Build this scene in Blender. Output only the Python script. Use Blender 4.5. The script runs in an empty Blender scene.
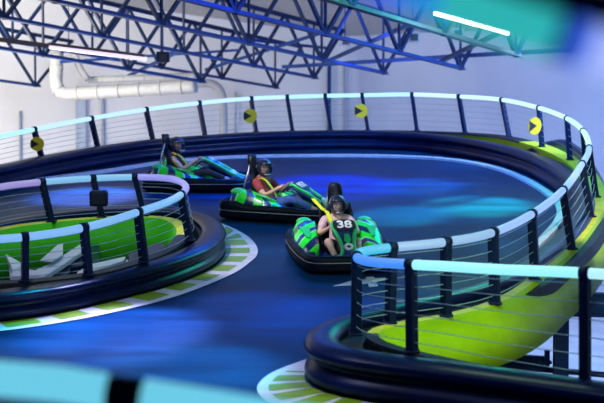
import bpy, bmesh, math, random
from mathutils import Vector, Matrix, Euler
random.seed(7)
C = bpy.context.scene.collection
sc = bpy.context.scene
PI = math.pi
CX, CY, F = 302.0, 201.5, 1400.0
HC = 6.0                                   # camera height above the building floor
A_T = math.atan((CY+15)/F)                 # camera pitch against the (sloping) track plane
A_W = math.atan((CY-120)/F)                # camera pitch against true horizontal
W = Matrix.Translation((0, 0, HC)) @ Matrix.Rotation(A_T-A_W, 4, 'X') @ Matrix.Translation((0, 0, -4))
I4 = Matrix.Identity(4)

def ray(u, v, a):
    x, y, z = (u-CX)/F, 1.0, -(v-CY)/F
    return Vector((x, y*math.cos(a)+z*math.sin(a), z*math.cos(a)-y*math.sin(a)))
def TP(u, v, z):                           # point of the track plane's frame at height z
    d = ray(u, v, A_T); t = (z-4)/d.z
    return Vector((d.x*t, d.y*t, z))
def TD(u, v, D):                           # point of the track frame at distance D
    d = ray(u, v, A_T); t = D/d.y
    return Vector((d.x*t, D, 4+d.z*t))
def WP(u, v, D):                           # world point at distance D
    d = ray(u, v, A_W); t = D/d.y
    return Vector((d.x*t, D, HC+d.z*t))

# ---------------------------------------------------------------- materials
def mat(name, col, rough=.5, metal=0, emit=None, es=0, noise=0, scale=6, coat=0, spec=.5, bump=0, stretch=(1,1,1)):
    m = bpy.data.materials.new(name); m.use_nodes = True
    nt = m.node_tree; b = nt.nodes['Principled BSDF']
    b.inputs['Base Color'].default_value = (*col, 1)
    b.inputs['Roughness'].default_value = rough
    b.inputs['Metallic'].default_value = metal
    b.inputs['Coat Weight'].default_value = coat
    b.inputs['Specular IOR Level'].default_value = spec
    if emit:
        b.inputs['Emission Color'].default_value = (*emit, 1); b.inputs['Emission Strength'].default_value = es
    if noise or bump:
        tc = nt.nodes.new('ShaderNodeTexCoord'); mp = nt.nodes.new('ShaderNodeMapping')
        mp.inputs['Scale'].default_value = stretch
        n = nt.nodes.new('ShaderNodeTexNoise'); n.inputs['Scale'].default_value = scale; n.inputs['Detail'].default_value = 4
        nt.links.new(tc.outputs['Object'], mp.inputs['Vector']); nt.links.new(mp.outputs['Vector'], n.inputs['Vector'])
        if noise:
            r = nt.nodes.new('ShaderNodeValToRGB')
            r.color_ramp.elements[0].position = .3; r.color_ramp.elements[1].position = .7
            r.color_ramp.elements[0].color = (*[c*(1-noise) for c in col], 1)
            r.color_ramp.elements[1].color = (*[min(1, c*(1+noise)) for c in col], 1)
            nt.links.new(n.outputs['Fac'], r.inputs['Fac']); nt.links.new(r.outputs['Color'], b.inputs['Base Color'])
        if bump:
            bp = nt.nodes.new('ShaderNodeBump'); bp.inputs['Strength'].default_value = bump; bp.inputs['Distance'].default_value = .02
            nt.links.new(n.outputs['Fac'], bp.inputs['Height']); nt.links.new(bp.outputs['Normal'], b.inputs['Normal'])
    return m

M = {}
M['steel'] = mat('navy painted steel', (.008, .045, .20), .5, .0, noise=.25, spec=.3)
M['web'] = mat('dark web steel', (.004, .018, .07), .5, noise=.25, spec=.25)
M['litsteel'] = mat('steel with warm light in colour', (.22, .16, .15), .5, noise=.2)  # nearest truss chord: the warm light on its underside put into the colour
M['post'] = mat('dark post steel', (.004, .012, .045), .5, .0, spec=.15, noise=.2)
M['ringblack'] = mat('matt black guard plastic', (.002, .004, .012), .5, spec=.15, noise=.3, scale=3)
M['black'] = mat('black plastic', (.003, .005, .016), .4, spec=.3, noise=.3, scale=3)
M['barrier'] = mat('dark barrier plastic', (.002, .008, .045), .3, noise=.35, scale=2.5, spec=.22)
M['gap'] = mat('dark backing board', (.008, .010, .02), .6, noise=.3)
M['lime'] = mat('lime painted panel', (.30, .52, .004), .5, spec=.15, noise=.12, scale=2)
M['yellow_ledge'] = mat('yellow green ledge paint', (.60, .58, .02), .5, spec=.2, noise=.15, scale=4)
M['green'] = mat('green plates and lime panel lit green', (.05, .42, .01), .5, spec=.15, noise=.12, scale=2)  # left fascia: bluish-green light put into the lime colour; gusset plates share it
M['cable'] = mat('steel wire', (.28, .42, .48), .4, .2, noise=.1)
M['white_paint'] = mat('white floor paint', (.62, .58, .66), .5, noise=.12, scale=5)
M['green_paint'] = mat('green floor paint', (.20, .33, .01), .5, noise=.2, scale=5)
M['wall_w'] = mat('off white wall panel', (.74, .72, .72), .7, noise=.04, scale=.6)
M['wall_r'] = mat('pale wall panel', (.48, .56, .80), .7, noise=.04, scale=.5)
M['conc'] = mat('pale concrete', (.55, .54, .6), .55, noise=.12, scale=1.2)
M['duct'] = mat('white duct', (.36, .36, .37), .5, .0, noise=.08, scale=9, bump=.3)
M['pipe'] = mat('grey pipe', (.30, .36, .5), .5, noise=.1)
M['fixture'] = mat('beige lamp housing', (.22, .17, .16), .5, noise=.1)
M['yellow'] = mat('yellow sign', (.95, .56, .01), .4, noise=.06)
M['signblack'] = mat('sign black', (.01, .01, .02), .5, noise=.1)
M['white'] = mat('white plastic', (.8, .8, .82), .4, noise=.03)
M['tyre'] = mat('tyre rubber', (.012, .012, .014), .7, noise=.3, scale=30)
M['metal'] = mat('grey metal', (.35, .36, .4), .35, .8, noise=.1)
M['belt'] = mat('yellow webbing', (.80, .80, .02), .6, noise=.1, scale=40)
M['skin'] = mat('skin', (.70, .40, .31), .5, noise=.06, scale=20)
M['skin2'] = mat('tanned skin', (.58, .30, .2), .5, noise=.06, scale=20)
M['shirt_m'] = mat('maroon cotton', (.30, .035, .045), .85, noise=.2, scale=14)
M['shirt_w'] = mat('pale pink cotton', (.70, .46, .50), .85, noise=.12, scale=14)
M['tank'] = mat('dark maroon cotton', (.10, .012, .03), .85, noise=.2, scale=14)
M['jeans'] = mat('blue denim', (.04, .09, .32), .85, noise=.3, scale=25)
M['blacktrs'] = mat('black cotton', (.012, .012, .02), .85, noise=.3, scale=25)
M['shorts'] = mat('dark shorts', (.03, .02, .04), .85, noise=.3, scale=25)
M['helmet'] = mat('black helmet shell', (.015, .018, .04), .18, noise=.2, scale=8, coat=.6)
M['visor'] = mat('clear grey visor', (.03, .04, .08), .15, spec=.5, noise=.05)
M['visor'].node_tree.nodes['Principled BSDF'].inputs['Alpha'].default_value = .35
M['eye'] = mat('eye white', (.7, .7, .7), .3, noise=.02)
M['lips'] = mat('lips', (.45, .14, .13), .5, noise=.05)
M['shoe'] = mat('shoe canvas', (.05, .05, .07), .7, noise=.2)
M['lowgrey'] = mat('light grey painted board', (.68, .62, .74), .6, noise=.08, scale=3)
M['lowwhite'] = mat('white painted board', (.82, .80, .84), .6, noise=.05, scale=3)

def deck_mat():
    m = bpy.data.materials.new('dark coated track surface'); m.use_nodes = True
    nt = m.node_tree; b = nt.nodes['Principled BSDF']; L = nt.links.new; b.inputs['Specular IOR Level'].default_value = .05
    tc = nt.nodes.new('ShaderNodeTexCoord'); mp = nt.nodes.new('ShaderNodeMapping'); mp.inputs['Scale'].default_value = (.35, 1.6, 1)
    mp.inputs['Rotation'].default_value = (0, 0, .35)
    n = nt.nodes.new('ShaderNodeTexNoise'); n.inputs['Scale'].default_value = 1.3; n.inputs['Detail'].default_value = 6
    L(tc.outputs['Object'], mp.inputs['Vector']); L(mp.outputs['Vector'], n.inputs['Vector'])
    r = nt.nodes.new('ShaderNodeValToRGB')
    r.color_ramp.elements[0].position = .3; r.color_ramp.elements[1].position = .75
    r.color_ramp.elements[0].color = (.0015, .018, .06, 1); r.color_ramp.elements[1].color = (.004, .055, .17, 1)
    L(n.outputs['Fac'], r.inputs['Fac']); L(r.outputs['Color'], b.inputs['Base Color'])
    r2 = nt.nodes.new('ShaderNodeValToRGB')
    r2.color_ramp.elements[0].color = (.26, .26, .26, 1); r2.color_ramp.elements[1].color = (.42, .42, .42, 1)
    L(n.outputs['Fac'], r2.inputs['Fac']); L(r2.outputs['Color'], b.inputs['Roughness'])
    bp = nt.nodes.new('ShaderNodeBump'); bp.inputs['Strength'].default_value = .12; bp.inputs['Distance'].default_value = .02
    n2 = nt.nodes.new('ShaderNodeTexNoise'); n2.inputs['Scale'].default_value = 4; n2.inputs['Detail'].default_value = 5
    L(mp.outputs['Vector'], n2.inputs['Vector']); L(n2.outputs['Fac'], bp.inputs['Height']); L(bp.outputs['Normal'], b.inputs['Normal'])
    return m
M['deck'] = deck_mat()

def roof_mat():
    m = bpy.data.materials.new('ribbed metal roof deck'); m.use_nodes = True
    nt = m.node_tree; b = nt.nodes['Principled BSDF']; L = nt.links.new
    b.inputs['Roughness'].default_value = .5
    tc = nt.nodes.new('ShaderNodeTexCoord'); mp = nt.nodes.new('ShaderNodeMapping'); mp.inputs['Rotation'].default_value = (0, 0, .53)
    w = nt.nodes.new('ShaderNodeTexWave'); w.inputs['Scale'].default_value = 1.0; w.inputs['Distortion'].default_value = .3
    w.bands_direction = 'Y'
    L(tc.outputs['Object'], mp.inputs['Vector']); L(mp.outputs['Vector'], w.inputs['Vector'])
    r = nt.nodes.new('ShaderNodeValToRGB')
    r.color_ramp.elements[0].color = (.20, .20, .21, 1); r.color_ramp.elements[1].color = (.55, .54, .54, 1)
    L(w.outputs['Fac'], r.inputs['Fac']); L(r.outputs['Color'], b.inputs['Base Color'])
    bp = nt.nodes.new('ShaderNodeBump'); bp.inputs['Strength'].default_value = .6
    L(w.outputs['Fac'], bp.inputs['Height']); L(bp.outputs['Normal'], b.inputs['Normal'])
    return m
M['roof'] = roof_mat()

def pod_mat(name, flip):
    m = bpy.data.materials.new(name); m.use_nodes = True
    nt = m.node_tree; b = nt.nodes['Principled BSDF']; L = nt.links.new
    b.inputs['Roughness'].default_value = .3; b.inputs['Coat Weight'].default_value = .5
    tc = nt.nodes.new('ShaderNodeTexCoord'); mp = nt.nodes.new('ShaderNodeMapping')
    mp.inputs['Rotation'].default_value = (.4, .2, flip*.75); mp.inputs['Location'].default_value = (.1, .13, 0)
    w = nt.nodes.new('ShaderNodeTexWave'); w.inputs['Scale'].default_value = .7; w.inputs['Distortion'].default_value = 2.2; w.inputs['Detail'].default_value = 1
    L(tc.outputs['Object'], mp.inputs['Vector']); L(mp.outputs['Vector'], w.inputs['Vector'])
    r = nt.nodes.new('ShaderNodeValToRGB'); e = r.color_ramp; e.interpolation = 'CONSTANT'
    e.elements[0].color = (.01, .02, .10, 1); e.elements[0].position = 0
    e.elements[1].color = (.01, .80, .03, 1); e.elements[1].position = .15
    x = e.elements.new(.86); x.color = (.30, .85, .50, 1)
    x = e.elements.new(.93); x.color = (.02, .05, .22, 1)
    L(w.outputs['Fac'], r.inputs['Fac']); L(r.outputs['Color'], b.inputs['Base Color'])
    return m
M['pod'] = pod_mat('green and navy printed plastic', 1)
M['podr'] = pod_mat('green and navy printed plastic mirrored', -1)
M['kgreen'] = mat('bright green plastic', (.02, .55, .12), .3, coat=.4, noise=.15, scale=5)
M['knavy'] = mat('navy plastic', (.01, .03, .14), .3, coat=.4, noise=.2, scale=5)

_tm = {}
def tube_mat(col, es):
    k = (round(col[0], 2), round(col[1], 2), round(col[2], 2), es)
    if k not in _tm:
        _tm[k] = mat('lit rail diffuser', (.12, .12, .12), .4, emit=col, es=es)
    return _tm[k]

# ---------------------------------------------------------------- mesh builder
class MB:
    def __init__(s): s.v = []; s.f = []; s.m = []; s.sm = []
    def add(s, vs, fs, mi=0, smooth=False):
        o = len(s.v); s.v += [Vector(p) for p in vs]
        for f in fs: s.f.append([i+o for i in f]); s.m.append(mi); s.sm.append(smooth)
    def box(s, c, d, rot=None, mi=0):
        c = Vector(c); R = Euler(rot).to_matrix() if rot else Matrix.Identity(3)
        vs = [c+R@Vector((sx*d[0]/2, sy*d[1]/2, sz*d[2]/2)) for sx in (-1, 1) for sy in (-1, 1) for sz in (-1, 1)]
        s.add(vs, [(0,1,3,2),(4,6,7,5),(0,4,5,1),(2,3,7,6),(0,2,6,4),(1,5,7,3)], mi)
    def bar(s, a, b, w, h, up=(0,0,1), mi=0):
        a, b = Vector(a), Vector(b); d = (b-a).normalized(); u = Vector(up)
        x = d.cross(u)
        if x.length < 1e-4: x = d.cross(Vector((1,0,0)))
        x.normalize(); y = x.cross(d).normalized()
        vs = [p+x*sx*w/2+y*sy*h/2 for p in (a, b) for sx, sy in ((-1,-1),(1,-1),(1,1),(-1,1))]
        s.add(vs, [(3,2,1,0),(4,5,6,7),(0,1,5,4),(1,2,6,5),(2,3,7,6),(3,0,4,7)], mi)
    def tube(s, pts, r, n=10, closed=False, mi=0, caps=True, ref=Vector((0,0,1))):
        pts = [Vector(p) for p in pts]; N = len(pts); vs = []
        rr = r if isinstance(r, (list, tuple)) else [r]*N
        for i, p in enumerate(pts):
            if closed: t = pts[(i+1) % N]-pts[i-1]
            else: t = pts[min(i+1, N-1)]-pts[max(i-1, 0)]
            t.normalize(); x = t.cross(ref)
            if x.length < .05: x = t.cross(Vector((1,0,0)))
            x.normalize(); y = x.cross(t)
            for k in range(n):
                a = 2*PI*k/n; vs.append(p+(x*math.cos(a)+y*math.sin(a))*rr[i])
        fs = []
        for i in range(N if closed else N-1):
            j = (i+1) % N
            for k in range(n): l = (k+1) % n; fs.append((i*n+k, i*n+l, j*n+l, j*n+k))
        s.add(vs, fs, mi, True)
        if caps and not closed:
            o = len(s.v)-N*n
            s.f.append([o+k for k in range(n)][::-1]); s.m.append(mi); s.sm.append(False)
            s.f.append([o+(N-1)*n+k for k in range(n)]); s.m.append(mi); s.sm.append(False)
    def loft(s, secs, closed_sec=True, mi=0, caps=True, closed=False, smooth=True):
        n = len(secs[0]); N = len(secs); vs = [p for q in secs for p in q]; fs = []
        for i in range(N if closed else N-1):
            j = (i+1) % N
            for k in range(n if closed_sec else n-1):
                l = (k+1) % n; fs.append((i*n+k, i*n+l, j*n+l, j*n+k))
        s.add(vs, fs, mi, smooth)
        if caps and closed_sec and not closed:
            o = len(s.v)-N*n
            s.f.append([o+k for k in range(n)][::-1]); s.m.append(mi); s.sm.append(False)
            s.f.append([o+(N-1)*n+k for k in range(n)]); s.m.append(mi); s.sm.append(False)
    def ell(s, c, r, nu=16, nv=10, rot=None, mi=0):
        c = Vector(c); R = Euler(rot).to_matrix() if rot else Matrix.Identity(3); vs = []
        for j in range(1, nv):
            b = PI*j/nv
            for i in range(nu):
                a = 2*PI*i/nu
                vs.append(c+R@Vector((r[0]*math.sin(b)*math.cos(a), r[1]*math.sin(b)*math.sin(a), r[2]*math.cos(b))))
        top = len(vs); vs.append(c+R@Vector((0,0,r[2]))); bot = len(vs); vs.append(c-R@Vector((0,0,r[2])))
        fs = [(j*nu+i, (j+1)*nu+i, (j+1)*nu+(i+1) % nu, j*nu+(i+1) % nu) for j in range(nv-2) for i in range(nu)]
        fs += [(top, i, (i+1) % nu) for i in range(nu)]
        fs += [(bot, (nv-2)*nu+(i+1) % nu, (nv-2)*nu+i) for i in range(nu)]
        s.add(vs, fs, mi, True)
    def prism(s, poly, h, axis=Vector((0,0,-1)), mi=0):
        n = len(poly); vs = [Vector(p) for p in poly]+[Vector(p)+axis*h for p in poly]
        fs = [tuple(range(n)), tuple(range(2*n-1, n-1, -1))]+[(i, i+n, (i+1) % n+n, (i+1) % n) for i in range(n)]
        s.add(vs, fs, mi)
    def build(s, name, mats, parent=None, xf=None, bevel=0, origin=None, recalc=True):
        vs = [xf @ p for p in s.v] if xf else s.v
        o = Vector(origin) if origin is not None else Vector((0,0,0))
        if origin is None and parent is None and vs:
            o = sum(vs, Vector())/len(vs); o.z = min(p.z for p in vs)
        me = bpy.data.meshes.new(name); me.from_pydata([p-o for p in vs], [], s.f)
        if not isinstance(mats, (list, tuple)): mats = [mats]
        for m in mats: me.materials.append(m)
        for p, mi, sm in zip(me.polygons, s.m, s.sm): p.material_index = mi; p.use_smooth = sm
        if recalc:
            b = bmesh.new(); b.from_mesh(me); bmesh.ops.delete(b, geom=[q for q in b.verts if not q.link_faces], context='VERTS'); bmesh.ops.recalc_face_normals(b, faces=b.faces); b.to_mesh(me); b.free()
        ob = bpy.data.objects.new(name, me); C.objects.link(ob); ob.location = o
        if parent: ob.parent = parent
        if bevel:
            md = ob.modifiers.new('bevel', 'BEVEL'); md.width = bevel; md.segments = 2; md.limit_method = 'ANGLE'
        return ob

def tag(o, label=None, cat=None, group=None, kind=None):
    if label: o['label'] = label
    if cat: o['category'] = cat
    if group: o['group'] = group
    if kind: o['kind'] = kind
    return o
def empty(name, mtx, label=None, cat=None, group=None):
    o = bpy.data.objects.new(name, None); C.objects.link(o); o.empty_display_size = .2
    o.matrix_world = mtx
    return tag(o, label, cat, group)
def empty_at(name, p, *a):                 # Empty on the track frame; children are given in track-frame offsets
    return empty(name, W @ Matrix.Translation(p), *a)

def catmull(pts, per=8):
    out = []; n = len(pts)
    for i in range(n-1):
        p0, p1, p2, p3 = pts[max(i-1,0)], pts[i], pts[i+1], pts[min(i+2,n-1)]
        for k in range(per):
            t = k/per
            out.append(.5*((2*p1)+(p2-p0)*t+(2*p0-5*p1+4*p2-p3)*t*t+(3*p1-p0-3*p2+p3)*t**3))
    out.append(pts[-1].copy()); return out
def resample(pts, step):
    L = [0]
    for a, b in zip(pts, pts[1:]): L.append(L[-1]+(b-a).length)
    n = max(2, int(L[-1]/step)); out = []; j = 0
    for i in range(n+1):
        d = L[-1]*i/n
        while j < len(L)-2 and L[j+1] < d: j += 1
        t = (d-L[j])/max(1e-9, L[j+1]-L[j]); out.append(pts[j].lerp(pts[j+1], min(1, max(0, t))))
    return out
def smooth(pts, it=4):
    for _ in range(it):
        pts = [pts[0]]+[(pts[i-1]+pts[i]*2+pts[i+1])/4 for i in range(1, len(pts)-1)]+[pts[-1]]
    return pts
def normals(pts, side):                    # horizontal normals pointing to the island / outside
    out = []
    for i in range(len(pts)):
        t = pts[min(i+1, len(pts)-1)]-pts[max(i-1, 0)]; t.z = 0; t.normalize()
        out.append(Vector((-t.y, t.x, 0))*side)
    return out

# ---------------------------------------------------------------- traced courses
HB = .45; HL = .36
outer_px = [(-60,177),(-30,172),(0,167.5),(50,156.5),(100,147.5),(150,140.5),(200,136.5),(256,133),(300,131.5),(365,131),(412,133),
            (450,137),(480,142),(510,149),(535,158),(555,170),(568,182),(574,194),(572,208),(565,219),(552,233),(523,256),(494,274.5),
            (455,287),(400,299),(350,310),(319,317),(304,327),(299,338),(306,348.5),(332,354),(372,359),(411,363.5),(450,368),(494,374),(540,380),(585,387),(680,400)]
outer = smooth(resample(catmull([TP(u, v, HB) for u, v in outer_px]), .25), 5)
loop_px = [(-60,232),(0,219),(45,212),(89,207.5),(130,206),(168,206.5),(197,209),(217,216),(226,227),(222,237),(208,247),(170,261),
           (130,271),(66,285),(27,291),(0,294),(-60,300)]
loop = smooth(resample(catmull([TP(u, v, HL) for u, v in loop_px]), .2), 4)

PROFILE = [(.10, 0), (-.10, 0), (-.17, .03), (-.20, .09), (-.19, .15), (-.12, .20), (-.09, .235), (-.12, .27), (-.19, .31), (-.21, .36), (-.18, .41),
           (-.10, .445), (0, .455), (.09, .44), (.15, .40), (.16, .36), (.13, .33), (.12, .0)]
def barrier(path, side, name, label, hb=HB, wb=.60):
    nn = normals(path, side)
    mb = MB()
    mb.loft([[p+n*(a+.2)-Vector((0, 0, hb))+Vector((0, 0, h*hb/HB)) for a, h in PROFILE] for p, n in zip(path, nn)])
    q = path[len(path)//2]; q0 = Vector((q.x, q.y, 0)); off = Matrix.Translation(-q0)
    root = empty_at(name, q0, label, 'barrier')
    mb.build('barrier_wall', M['barrier'], root, xf=off, origin=(0,0,0))
    zt = hb-.12; gp = MB()
    gp.loft([[Vector((p.x, p.y, zt))+n*.30, Vector((p.x, p.y, zt))+n*wb, Vector((p.x, p.y, zt-.25))+n*wb, Vector((p.x, p.y, zt-.25))+n*.30] for p, n in zip(path, nn)], smooth=False)
    gp.build('backing_board', M['gap'], root, xf=off, origin=(0,0,0))
    return nn
def ledge(rail, side, n0, n1, n2, depth, mats, name, label, z=.38, lean=.3, dark_to=-99, wide=0):
    nn = normals(rail, side); top = MB(); fas = MB()
    N2 = [n2+wide*max(0, min(1, (p.x-3.0)/1.6)) for p in rail]
    base = [Vector((p.x, p.y, z)) for p in rail]
    root = empty_at(name, base[len(base)//2]-Vector((0,0,z)), label, 'ledge')
    off = Matrix.Translation(-(base[len(base)//2]-Vector((0,0,z))))
    cut = next((i for i, p in enumerate(base) if p.x > dark_to), 0)
    cut2 = (min if side > 0 else max)(range(cut+8, len(base)-8), key=lambda i: base[i].x) if side > 0 else max(range(len(base)), key=lambda i: base[i].x)
    for lo, hi, mm in ((0, cut+1, M['gap']), (cut, cut2+1, mats[0]), (cut2, len(base), M['gap'])):
        if hi-lo < 2: continue
        top = MB(); top.loft([[b+n*n1, b+n*w_, b+n*w_-Vector((0,0,.05)), b+n*n1-Vector((0,0,.05))] for b, n, w_ in zip(base[lo:hi], nn[lo:hi], N2[lo:hi])], smooth=False)
        top.build('ledge_top', mm, root, xf=off, origin=(0,0,0))
    e = .03
    fas.loft([[b+n*w_, b+n*(w_+lean*.6)+Vector((0,0,-depth*.5)), b+n*(w_+lean)+Vector((0,0,-depth)),
               b+n*(w_+lean-.05)+Vector((0,0,-depth)), b+n*(w_+lean*.6-.05)+Vector((0,0,-depth*.5)), b+n*(w_-.04)+Vector((0,0,-.05))] for b, n, w_ in zip(base, nn, N2)])
    fas.build('fascia_panel', mats[1], root, xf=off, origin=(0,0,0))
    return root

def rail_pts(spec):                        # (u, v, z) -> track frame
    return [TP(u, v, z) for u, v, z in spec]

orail_spec = [(-60,151,.97),(-30,144,.97),(0,136.5,.98),(34,129.5,1.0),(91,118.5,1.05),(146,109.5,1.12),(199,103,1.18),(251,98.5,1.22),(287,97,1.24),(325,95.8,1.26),(362,95.2,1.27),
  (412,94.5,1.29),(459,96.5,1.28),(502,99.8,1.27),(539,108,1.26),(567,118.5,1.25),(583,131,1.24),(589,148,1.23),(582,164,1.22),(563,190,1.21),(532,214,1.21),
  (493,232.5,1.21),(446,242,1.21),(392,247.5,1.21),(364,251.5,1.21),(357,257,1.21),(370,261.5,1.23),(411,264.5,1.27),(450,266.5,1.31),(500,269.5,1.36),(585,273,1.43),(680,280,1.46)]
orail_raw = catmull(rail_pts(orail_spec), 10)
orail = orail_raw
lrail_spec = [(-60,200,1.0),(0,187,1.0),(42,182,1.0),(93,178.3,1.0),(135,177,1.0),(165,178,1.0),(180,181.5,1.02),(186,187.5,1.04),(181,194.5,1.05),
  (166,202.5,1.06),(138,212,1.05),(110,221,1.02),(84,227.5,.99),(55,233,.96),(25,237,.94),(0,239,.93),(-60,243,.90)]
lrail_raw = catmull(rail_pts(lrail_spec), 10)

CYAN = (.42, .80, 1); WHT = (.70, .86, 1); TEAL = (.10, .75, .80); BLUE = (.10, .22, 1); LAV = (.42, .40, 1); PALE = (.55, .62, .95); MINT = (.45, 1, .88)
def railing(name, label, pts, posts, segcols, es, post_w=.085, wires=6, rad=.05, per=10, zb=.38, post_h=.11):
    """posts: list of (index of control point, px_base_u) ; segcols: colour per control segment"""
    mid = pts[len(pts)//2]; o = Vector((mid.x, mid.y, 0))
    root = empty_at(name, o, label, 'railing')
    off = Matrix.Translation(-o)
    # tube segments run from post to post
    idx = [0]+[i for i, _ in posts if 0 < i < (len(pts)-1)//per]+[(len(pts)-1)//per]
    idx = sorted(set(idx))
    for a, b in zip(idx, idx[1:]):
        col, e = segcols(a)
        mb = MB(); mb.tube([pts[k] for k in range(a*per, b*per+1)], rad, 14)
        mb.build('light_tube', tube_mat(col, e), root, xf=off, origin=(0,0,0))
    lean = []
    for i, ub in posts:
        t = pts[i*per]
        s = F/t.y*1.0
        # base straight below in depth, sideways by the traced base column
        d = ray(ub, 200, A_T)
        xb = t.x if ub is None else (ub-CX)/F*math.hypot(t.y, 4-zb)*1.0
        tb = Vector((xb, t.y, zb))
        # follow true perspective: distance along the view axis at that point
        depth_axis = t.y*math.cos(A_T)+(4-zb)*math.sin(A_T)
        tb.x = (ub-CX)/F*depth_axis if ub is not None else t.x
        lean.append((i, t, tb))
        tan = (pts[min(i*per+1, len(pts)-1)]-pts[max(i*per-1, 0)]).normalized()
        mb = MB(); up = (t-tb).normalized()
        mb.bar(tb, t-up*.02, post_w, post_h, up=tan.cross(up))
        mb.box(tb+Vector((0,0,.012)), (.15, .15, .024))
        ob = mb.build('post', M['post'], root, xf=off, origin=(0,0,0), bevel=.008)
        cl = MB(); cl.tube([t-tan*.045, t+tan*.045], rad+.014, 14)
        cl.build('tube_clamp', M['post'], ob, xf=off, origin=(0,0,0))
    # wires through the posts
    lean.sort(key=lambda q: q[0])
    for w in range(wires):
        f = (w+.6)/(wires+.35)
        line = []
        for k, p in enumerate(pts):
            ii = k/per
            lo = max([q for q in lean if q[0] <= ii], key=lambda q: q[0], default=lean[0])
            hi = min([q for q in lean if q[0] >= ii], key=lambda q: q[0], default=lean[-1])
            t = 0 if hi[0] == lo[0] else (ii-lo[0])/(hi[0]-lo[0])
            dx = (lo[2].x-lo[1].x)*(1-t)+(hi[2].x-hi[1].x)*t
            line.append(Vector((p.x+dx*f, p.y, p.z+(zb-p.z)*f)))
        mb = MB(); mb.tube(line, .0048, 5); mb.build('wire', M['cable'], root, xf=off, origin=(0,0,0))
    return root

# ---------------------------------------------------------------- track deck
def deck():
    on = normals(outer, 1); ln = normals(loop, -1)
    o = [Vector((p.x+n.x*.3, p.y+n.y*.3, 0)) for p, n in zip(outer, on)]
    l = [Vector((p.x+n.x*.3, p.y+n.y*.3, 0)) for p, n in zip(loop, ln)]
    e = o[-1]
    poly = o[::2]+[e, Vector((e.x+.2, 7, 0)), Vector((-6, 7, 0)), Vector((l[-1].x-.5, l[-1].y, 0))]+l[::-1][::2]+[Vector((l[0].x-.5, l[0].y, 0))]
    bm = bmesh.new(); vs = [bm.verts.new(p) for p in poly]
    es = [bm.edges.new((vs[i], vs[(i+1) % len(vs)])) for i in range(len(vs))]
    bmesh.ops.triangle_fill(bm, use_beauty=True, edges=es)
    me = bpy.data.meshes.new('track_deck')
    r = bmesh.ops.extrude_face_region(bm, geom=bm.faces[:])
    for v in [g for g in r['geom'] if isinstance(g, bmesh.types.BMVert)]: v.co.z -= .2
    bmesh.ops.recalc_face_normals(bm, faces=bm.faces)
    bm.to_mesh(me); bm.free(); me.materials.append(M['deck'])
    ob = bpy.data.objects.new('track_deck', me); C.objects.link(ob); ob.matrix_world = W
    tag(ob, 'dark glossy go-kart track surface', None, None, 'structure')
deck()

barrier(outer, 1, 'track_barrier', 'long dark plastic barrier from the far track edge round to the right foreground')
barrier(loop, -1, 'track_barrier', 'dark plastic barrier bending round the left inner loop beside the striped kerb', HL, .4)

def clean(pts, side, step=.25, it=6):
    return smooth(resample(pts, step), it)
ledge(clean(orail_raw, 1), 1, -.5, -.05, .08, .6, (M['yellow_ledge'], M['lime']), 'post_ledge',
      'yellow-green ledge and curved fascia carrying the outer railing on the right', dark_to=5.1, wide=.24)
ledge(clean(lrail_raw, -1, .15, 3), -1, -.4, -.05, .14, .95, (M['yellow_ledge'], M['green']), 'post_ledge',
      'green-lit curved fascia with yellow rim inside the left loop', lean=.05)

def ocol(a):
    if a < 3: return (CYAN, 1.15)
    if a < 8: return ((.50, .78, 1), 1.15)
    if a < 11: return (CYAN, 1.2)
    if a < 15: return ((.60, .88, 1), 1.15)
    if a < 17: return ((.55, .95, .95), 1.15)
    if a < 19: return ((.30, .50, 1), 1.05)
    if a < 21: return ((.30, .50, .95), .95)
    if a < 23: return ((.28, .50, .85), .85)
    if a < 25: return ((.03, .50, .85), .9)
    if a < 27: return ((.05, .26, .95), 1.0)
    if a < 30: return ((.30, .85, 1), 1.1)
    return (CYAN, 1.1)
oposts = [(3,42),(4,98),(5,153),(6,205),(7,256),(8,292.5),(9,331),(10,368),(11,417),(12,465),(13,509),(14,542),(15,570),(16,587),(17,596),(18,591),
          (19,572),(20,535),(21,495),(22,446),(23,390),(25,356),(27,412),(30,585)]
railing('safety_railing', 'long outer railing of lit tubes along the back and right of the track', orail_raw, oposts, ocol, 1.1)
def lcol(a):
    if a < 2: return ((.30, .24, .62), .95)
    if a < 4: return ((.20, .50, .85), .9)
    if a < 6: return ((.28, .28, .85), .9)
    if a < 8: return ((.25, .45, .95), .9)
    return ((.20, .46, .88), .95)
lposts = [(2,51.5),(3,102),(4,144.5),(8,190),(10,144),(12,88.5),(14,25)]
railing('safety_railing', 'lit tube railing curving round the left inner loop', lrail_raw, lposts, lcol, 1)

# speaker box on the left loop's far post
q = TP(99, 198, .8)
r = empty_at('speaker_box', q, 'small dark box speaker fixed to a post of the left loop railing', 'speaker')
mb = MB(); mb.box((0,-.02,0), (.27,.16,.24)); mb.build('cabinet', M['post'], r, bevel=.03)
mb = MB(); mb.box((0,-.105,0), (.2,.012,.17)); mb.build('grille', M['gap'], r, bevel=.005)
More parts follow.
